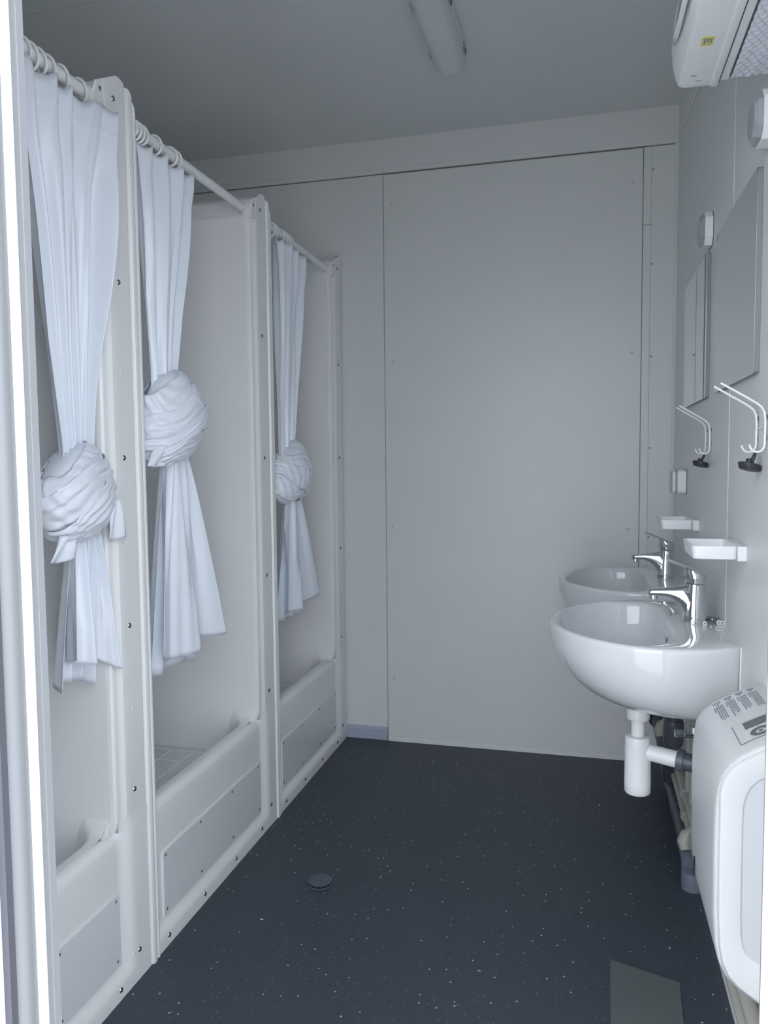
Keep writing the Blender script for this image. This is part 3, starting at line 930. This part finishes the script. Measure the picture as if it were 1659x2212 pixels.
# ------------------------------------------------------------------ bottle traps under the basins
def trap(yc, lab):
    bx = XR - .193
    t = thing('bottle_trap', (bx, yc, .36), lab, 'drain trap', 'white plastic bottle traps')
    MB().lathe([(.030, .592), (.036, .590), (.036, .578), (.031, .574)], (bx, yc, 0), 28).build('collar', 'plastic2', t)
    MB().lathe([(.026, .574), (.028, .572), (.028, .549), (.026, .546)], (bx, yc, 0), 28).build('nut', 'plastic', t, ang=50)
    MB().lathe([(.0165, .548), (.0165, .500)], (bx, yc, 0), 24).build('inlet_tube', 'plastic', t)
    MB().lathe([(.0170, .505), (.0290, .503), (.0310, .499), (.0310, .483), (.0305, .4825), (.0305, .4815), (.0315, .481), (.0322, .382), (.0315, .3815), (.0315, .3805), (.0322, .380), (.0318, .361), (.029, .3575), (.0001, .357)], (bx, yc, 0), 32, cap=False).build('bottle', 'plastic', t, ang=40)
    e = (XR, yc - .060, .452)
    a = Vector((bx + .018, yc - .004, .4655))
    b = Vector(e)
    d = (b - a)
    MB().tube([a, a + d * .43], .0205, 24).build('outlet_tube', 'plastic', t)
    MB().tube([a + d * .41, a + d * .415, a + d * .50, a + d * .505], [.024, .0265, .0265, .024], 24).build('outlet_collar', 'gpipe2', t, ang=50)
    MB().tube([a + d * .50, a + d * .985], .0215, 24).build('wall_tube', 'gpipe', t)
trap(SY[0], 'white bottle trap under the nearer basin')
trap(SY[1] - .0, 'white bottle trap under the farther basin, mostly hidden')

# ------------------------------------------------------------------ grey waste pipe along the wall
t = thing('waste_pipe', (.29, 2.7, 0.03), 'dark grey waste pipe run along the foot of the right wall', 'drain pipe')
zp = .054
MB().tube([(.282, YB - .004, .172), (.286, 2.98, .15), (.293, 2.90, .10), (.298, 2.86, zp + .004)], .0250, 20).build('inlet_pipe', 'gpipe', t)
MB().lathe([(.034, 0), (.034, -.002), (.0250, -.002)], (.282, YB - .001, .173), 24, 'y').build('wall_hole', 'hole', t)
MB().tube([(.2985, 2.90, zp), (.2985, 2.27, zp)], .0225, 20).build('pipe', 'gpipe', t)
for ya, yb, rr_ in ((2.89, 2.80, .0262), (2.62, 2.605, .0245), (2.40, 2.33, .0262)):
    MB().tube([(.2985, ya, zp), (.2985, ya - .004, zp), (.2985, yb + .004, zp), (.2985, yb, zp)], [rr_ - .003, rr_, rr_, rr_ - .003], 20).build('sleeve', 'gpipe2', t, ang=50)
# branch going up to the far basin
MB().tube([(.298, 2.83, .06), (.290, 2.74, .16), (.284, 2.66, .27)], .0265, 20).build('branch', 'gpipe', t)
MB().tube([(.282, 2.628, .268), (.282, 2.625, .275), (.282, 2.61, .345), (.282, 2.61, .352)], [.028, .0315, .0315, .029], 20).build('branch_sleeve', 'gpipe2', t, ang=50)
MB().tube([(.282, 2.61, .35), (.282, 2.60, .56)], .0265, 20).build('riser', 'gpipe', t)
# light grey drop at the near end
MB().tube([(.2985, 2.34, zp), (.2975, 2.28, .052), (.296, 2.25, .040)], [.0250, .0262, .0262], 20).build('drop_bend', 'lgrey', t)
MB().lathe([(.020, .052), (.0280, .050), (.0290, .044), (.0290, .020), (.0280, .012), (.0280, 0)], (.2955, 2.235, 0), 24).build('floor_collar', 'lgrey', t, ang=50)
# cream pipes
for i, (zz, xx, lab) in enumerate(((.118, .303, 'lower cream water pipe along the foot of the right wall'), (.166, .306, 'upper cream water pipe along the foot of the right wall'))):
    t = thing('water_pipe', (xx, 2.0, zz), lab, 'water pipe', 'cream water pipes on the right wall')
    MB().tube([(xx, YF + .002, zz), (xx, 3.05, zz), (xx, YB - .006, zz + .012)], .0135, 14).build('pipe', 'beige', t)
    for yy in (1.35, 2.42 + .05 * i, 2.9):
        MB().tube([(xx - .001, yy, zz), (xx - .001, yy + .03, zz)], .0165, 14).build('sleeve', 'beige', t)
        MB().box(xx, XR, yy + .008, yy + .022, zz - .006, zz + .006).build('clip', 'beige', t, bevel=.002)
for i, (p, lab) in enumerate((((.285, 2.31, .104), 'cream elbow fitting resting over the grey pipe near the heater'), ((.270, 2.93, .215), 'cream elbow fitting behind the white trap by the back wall'))):
    t = thing('pipe_elbow', p, lab, 'pipe fitting', 'cream elbow fittings')
    x, y, z = p
    MB().tube([(x + .044, y + .010, z + .028), (x + .020, y + .006, z + .020), (x + .004, y, z + .010), (x - .004, y - .004, z - .006), (x + .000, y - .014, z - .026)], [.014, .016, .019, .019, .015], 16).build('bend', 'beige', t)
    MB().tube([(x + .030, y + .008, z + .024), (x + .046, y + .010, z + .029)], .018, 8).build('nut', 'beige', t, ang=30)
t = thing('riser_pipe', (.309, 2.62, .12), 'pair of thin cream risers behind the dark grey pipe', 'water pipe')
MB().tube([(.312, 2.47, .16), (.312, 2.47, .62)], .011, 12).build('pipe', 'beige', t)
MB().tube([(.312, 2.38, .17), (.312, 2.38, .62)], .011, 12).build('pipe', 'beige', t)
t = thing('small_duct', (.300, 3.0, .25), 'thin cream pipe coming through the back wall behind the trap', 'water pipe')
MB().tube([(.292, YB - .003, .246), (.300, 3.02, .232), (.303, 2.92, .18), (.303, 2.88, .135)], .0105, 12).build('pipe', 'beige', t)
MB().lathe([(.019, 0), (.019, -.002), (.010, -.002)], (.292, YB - .001, .247), 18, 'y').build('wall_hole', 'hole', t)
t = thing('supply_hose', (.29, 2.06, .56), 'looped grey supply hoses under the nearer basin', 'hose')
MB().tube([(.276, 2.02, .64), (.278, 2.03, .60), (.285, 2.05, .562), (.296, 2.06, .552), (.308, 2.05, .560), (.313, 2.03, .60)], .004, 8).build('hose', 'hose', t)
MB().tube([(.268, 2.06, .64), (.270, 2.08, .59), (.279, 2.10, .548), (.294, 2.11, .538), (.310, 2.10, .548), (.315, 2.08, .59)], .004, 8).build('hose', 'hose', t)
t = thing('angle_valve', (.29, 1.99, .52), 'chrome angle valve under the nearer basin', 'valve')
MB().tube([(.217, 1.992, .5195), (.219, 1.992, .5195), (.238, 1.991, .5195), (.240, 1.991, .5195)], [.0095, .0110, .0110, .0095], 12).build('handle', 'chrome', t, ang=30)
MB().tube([(.239, 1.991, .5195), (XR - .002, 1.985, .5195)], .0078, 14).build('stem', 'chrome', t)
MB().tube([(.262, 1.990, .519), (.262, 1.990, .540)], .007, 12).build('outlet', 'chrome', t)
MB().lathe([(.024, 0), (.022, -.004), (.010, -.007)], (XR - .0005, 1.985, .5195), 20, 'x').build('wall_rose', 'chrome', t)

# ------------------------------------------------------------------ wall heater with display (near right)
HY0, HY1 = 1.285, 1.595
ht = thing('wall_heater', (XR, (HY0 + HY1) / 2, .30), 'white wall heater with display and printed warnings on top', 'heater')
def hprof(k=0.0, top=0.0):
    """cross-section (x,z), rounded nose towards the room; k insets it"""
    p = [(XR, .775 - k)]
    p += [(.292, .762 - k), (.262, .746 - k), (.240, .732 - k), (.224, .717 - k * .9), (.213, .699 - k * .8), (.206 + k * .4, .675 - k * .5), (.203 + k, .640), (.2025 + k, .560), (.2035 + k, .470), (.2065 + k, .420),
          (.212 + k * .8, .392 + k * .5), (.222 + k * .6, .370 + k * .8), (.240, .352 + k), (.268, .333 + k), (.300, .317 + k), (XR, .308 + k)]
    return p
rings = []
for y, k in ((HY1, .030), (HY1 - .004, .016), (HY1 - .012, .007), (HY1 - .026, .0015), (HY1 - .045, 0), (HY0 + .03, 0), (HY0 + .010, 0.0), (HY0 + .003, .0015), (HY0, .005)):
    rings.append([(x_, y, z_) for x_, z_ in hprof(k)])
MB().loft(rings, False, False, False).build('shell', 'heater', ht, ang=40)
# near end: raised white cap with a shallow inset field
OUT = hprof(.005)
INS = [(XR, .715), (.300, .711), (.280, .705), (.264, .696), (.254, .685), (.2475, .671), (.2440, .655), (.2430, .630), (.2430, .555), (.2435, .470), (.2445, .445), (.2470, .428), (.2520, .415), (.262, .406), (.280, .397), (.302, .389), (XR, .383)]
def mixp(k):
    return [(a[0] * (1 - k) + b[0] * k, a[1] * (1 - k) + b[1] * k) for a, b in zip(OUT, INS)]
capr = [[(a, y, b) for a, b in mixp(k)] for y, k in ((HY0 + .002, 0), (HY0 - .003, .02), (HY0 - .006, .07), (HY0 - .0065, .14), (HY0 - .0045, .92), (HY0 - .0035, .97), (HY0 - .0015, 1.0))]
MB().loft(capr, False, False, False).build('end_cap', 'heater', ht, ang=40)
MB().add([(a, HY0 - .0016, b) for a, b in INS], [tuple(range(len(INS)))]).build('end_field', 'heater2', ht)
MB().box(.2018, .2045, HY1 - .085, HY1 - .080, .415, .450).build('vent_slot', 'hole', ht)
# top print: display block, text blocks, triangles -- laid on the sloping top
def toppt(a, y, lift=.0008):
    """a: 0 at the nose edge .. 1 at the wall"""
    P_ = [(.224, .717), (.240, .732), (.262, .746), (.292, .762), (XR, .775)]
    xx = .226 + a * (.322 - .226)
    for (x0, z0), (x1, z1) in zip(P_, P_[1:]):
        if x0 <= xx <= x1:
            zz = z0 + (z1 - z0) * (xx - x0) / (x1 - x0)
    return (xx, y, zz + lift)
def toppatch(mb, a0, a1, y0, y1, lift, n=6):
    rows_ = [[toppt(a0 + (a1 - a0) * i / n, y, lift) for i in range(n + 1)] for y in (y0, y1)]
    mb.loft(rows_, closed=False)
dp = MB(); toppatch(dp, .20, .84, 1.325, 1.410, .0006)
dpo = dp.build('display_panel', 'print', ht)
dp = MB(); toppatch(dp, .215, .825, 1.3265, 1.4085, .0010)
dp.build('display_face', 'heater', dpo)
dp = MB(); toppatch(dp, .36, .80, 1.3725, 1.4035, .0016)
dp.build('display_screen', 'lcd', dpo)
wh = MB()
for r0, r1 in ((.0075, .0155), (.0001, .0036)):
    cxa, cyy = .55, 1.3475
    rr0 = [toppt(cxa + r0 * math.cos(2 * math.pi * k / 24) / .096, cyy + r0 * math.sin(2 * math.pi * k / 24) * 1.1, .0018) for k in range(24)]
    rr1 = [toppt(cxa + r1 * math.cos(2 * math.pi * k / 24) / .096, cyy + r1 * math.sin(2 * math.pi * k / 24) * 1.1, .0018) for k in range(24)]
    wh.loft([rr0, rr1], True)
wh.build('control_wheel', 'lcd', dpo)
tx = MB()
rt = random.Random(11)
for b, (a0, lines, yl) in enumerate(((.10, 5, .075), (.30, 5, .085), (.50, 5, .080), (.70, 5, .085))):
    for l in range(lines):
        a = a0 + l * .034
        y = 1.535 - rt.uniform(0, .004)
        yend = y - yl * rt.uniform(.72, 1.0) if l else y - .020
        while y > yend:
            wl = rt.uniform(.003, .009)
            toppatch(tx, a, a + .018, y - wl, y, .0007, 1)
            y -= wl + .0022
    tr = [toppt(a0 + .01, 1.552, .0008), toppt(a0 + .13, 1.552, .0008), toppt(a0 + .07, 1.541, .0008)]
    for i in range(3):
        tx.tube([tr[i], tr[(i + 1) % 3]], .0007, 4)
tx.build('printed_text', 'print', ht)

# ------------------------------------------------------------------ fan heater high on the wall
AX0, AY0, AY1, AZ = XR - .163, .835, 1.640, 1.905
fh = thing('fan_heater', (XR, 1.24, AZ), 'white wall-mounted air heater under the ceiling, top right corner', 'air heater')
fp = [(XR - .089, AZ - .002), (XR - .092, AZ - .004), (XR - .100, AZ - .004), (XR - .104, AZ), (AX0 + .012, AZ), (AX0 + .003, AZ + .004), (AX0 - .002, AZ + .014), (AX0 - .008, AZ + .040), (AX0 - .010, AZ + .075), (AX0 - .006, AZ + .12), (AX0 + .006, AZ + .17), (AX0 + .028, AZ + .21), (AX0 + .06, AZ + .23), (XR, AZ + .235), (XR, AZ + .01), (XR - .089, AZ + .01)]
rings = []
def shrink(poly, k, c):
    return [(c[0] + (p[0] - c[0]) * k, c[1] + (p[1] - c[1]) * k) if p[0] < XR - .001 else (p[0], c[1] + (p[1] - c[1]) * k) for p in poly]
for y, k in ((AY0, .97), (AY0 + .01, 1.0), (AY1 - .02, 1.0), (AY1 - .006, .992), (AY1, .97)):
    rings.append([(a, y, b) for a, b in shrink(fp, k, (XR - .06, AZ + .05))])
MB().loft(rings, True, True, True).build('casing', 'plastic', fh, ang=35)
MB().box(XR - .0890, XR - .0865, AY0 + .01, AY1 - .012, AZ - .0005, AZ + .010).build('underside_groove', 'gasket', fh)
MB().box(XR - .0865, XR - .072, AY0 + .02, AY1 - .018, AZ, AZ + .010).build('underside_strip', 'plastic', fh, bevel=.001)
MB().box(XR - .072, XR - .0695, AY0 + .02, AY1 - .030, AZ - .001, AZ + .010).build('rear_groove', 'gasket', fh)
# air outlet slot on the curved front
rings = []
for i in range(13):
    q = i / 12
    y = AY0 + .05 + (AY1 - .13 - AY0) * q
    hgt = .030 * math.sqrt(max(0.0, 1 - max(0, (q - .45) / .55) ** 2)) + .0008
    rings.append([(AX0 - .0115, y, AZ + .062 - hgt * .9), (AX0 - .0125, y, AZ + .062), (AX0 - .0115, y, AZ + .062 + hgt)])
MB().loft(rings, closed=False).build('outlet_slot', 'darkdot', fh, ang=80)
MB().loft([[(p[0] - .0015, p[1], p[2] + .004), (p[0] - .005, p[1], p[2] - .010), (p[0] + .001, p[1], p[2] - .016)] for p in [r_[0] for r_ in rings]], closed=False).build('louvre', 'plastic', fh, solid=.002)
for (x_, y_, lx_, ly_) in ((XR - .137, 1.590, .010, .004), (XR - .126, 1.612, .011, .0025)):
    MB().box(x_ - lx_ / 2, x_ + lx_ / 2, y_ - ly_ / 2, y_ + ly_ / 2, AZ - .0006, AZ).build('vent_slot', 'darkdot', fh)
st = MB().box(XR - .140, XR - .120, 1.452, 1.482, AZ - .0007, AZ).build('sticker', 'yellow', fh)
pk = MB()
for i in range(3):
    pk.box(XR - .136 + i * .005, XR - .1335 + i * .005, 1.458, 1.474 - .004 * (i == 1), AZ - .0009, AZ - .0006)
pk.build('sticker_print', 'print', st)
# bubble film hanging under the rear of the heater
bf = MB()
nbx, nby = 9, 56
x_a, x_b, y_a, y_b = XR - .0695, XR - .001, AY0 + .02, AY1 - .030
gx, gy = 60, 420
def bub(x_, y_):
    px = .0145
    row = round((y_ - y_a) / (px * .866))
    best = 9
    for r_ in (row - 1, row, row + 1):
        cy2 = y_a + r_ * px * .866
        off = (r_ % 2) * px / 2
        cx2 = x_a + off + round((x_ - x_a - off) / px) * px
        best = min(best, math.hypot(x_ - cx2, y_ - cy2))
    h = max(0, 1 - (best / .0070) ** 2) ** .5
    return h * .0055
gr = []
for j in range(gy + 1):
    y = y_a + (y_b - y_a) * j / gy
    gr.append([(x_a + (x_b - x_a) * i / gx, y, AZ + .001 - .002 * math.sin(3 * y * 7 + i * .2) * .5 - bub(x_a + (x_b - x_a) * i / gx, y)) for i in range(gx + 1)])
bf.loft(gr, closed=False)
tag(bf.build('bubble_film', 'bubble', fh, ang=80), 'bubble film under the rear of the heater', kind='stuff')

# thin cable in the corner
cb = thing('thin_cable', (.32, 2.9, 2.4), 'thin white cable hanging in the upper corner beside the air heater', 'cable')
MB().tube([(.3225, 2.40, 2.28), (.3225, 2.60, 2.32), (.3225, 2.80, 2.33), (.3225, 3.0, 2.36), (.3205, 3.10, 2.37)], .0022, 8).build('cable', 'wall', cb)

# ================================================================== CEILING LAMP
LX, LW, LY0, LY1, LZ = -.425, .052, 1.30, 2.560, 2.418
lamp = thing('ceiling_lamp', (LX, (LY0 + LY1) / 2, H), 'long narrow ceiling lamp with rounded end and clips', 'ceiling lamp')
MB().prism(rrect(LX - LW + .002, LX + LW - .002, LY0, LY1, .05, 8), 'z', 2.462, H - .001).build('housing', 'plastic2', lamp, bevel=.002)
rings = []
for d, z in ((0, 2.462), (0, 2.452), (.004, 2.440), (.012, 2.428), (.024, 2.420), (.040, LZ)):
    rings.append([(p[0], p[1], z) for p in rrect(LX - LW + d, LX + LW - d, LY0 + d, LY1 - d, max(.004, .051 - d), 8)])
MB().loft(rings, True, False, True).build('diffuser', 'lampcover', lamp, ang=60)
MB().prism(rrect(LX - LW - .001, LX + LW + .001, LY0 - .001, LY1 + .001, .052, 8), 'z', 2.4615, 2.465).build('seal', 'rim', lamp)
for yy in (1.42, 1.83, 2.20, 2.47):
    for s_ in (-1, 1):
        cl_ = MB().box(LX + s_ * (LW - .0005), LX + s_ * (LW + .0035), yy - .014, yy + .014, 2.452, 2.476).build('clip', 'steel', lamp, bevel=.001)
        MB().box(LX + s_ * (LW), LX + s_ * (LW + .004), yy + .014, yy + .022, 2.455, 2.470).build('clip_slot', 'hole', cl_)

# ================================================================== ON THE FLOOR
fd = thing('floor_drain', (-.722, 2.016, 0), 'round dark lid of the floor drain', 'floor drain')
MB().lathe([(.0365, .0005), (.0365, .0030), (.0345, .0035), (.0340, .0006)], (-.722, 2.016, 0), 36).build('ring', 'gasket', fd)
MB().lathe([(.0290, .001), (.0290, .008)], (-.722, 2.016, 0), 30).build('neck', 'hole', fd)
MB().lathe([(.0335, .0075), (.0342, .0085), (.0342, .0105), (.0330, .0115), (.0001, .0120)], (-.722, 2.016, 0), 40, cap=False).build('lid', 'drain', fd, ang=50)
for k in range(12):
    a = 2 * math.pi * k / 12
    MB().tube([(-.722 + .031 * math.cos(a), 2.016 + .031 * math.sin(a), .001), (-.722 + .031 * math.cos(a), 2.016 + .031 * math.sin(a), .009)], .0011, 5).build('rib', 'drain', fd)
fpm = MB().prism([(.066, 1.857), (.217, 1.809), (.200, 1.48), (.056, 1.47)], 'z', 0.0, .003).build('floor_plate', 'plate')
tag(fpm, 'flat grey-green metal sheet lying on the floor below the heater', 'metal sheet')
lt_ = MB().prism([(-.8175, 1.815), (-.8095, 1.817), (-.8088, 1.8135), (-.8168, 1.8118)], 'z', 0.0003, .0012).build('plastic_scrap', 'rim')
tag(lt_, 'tiny white scrap on the floor by the shower base', 'scrap')
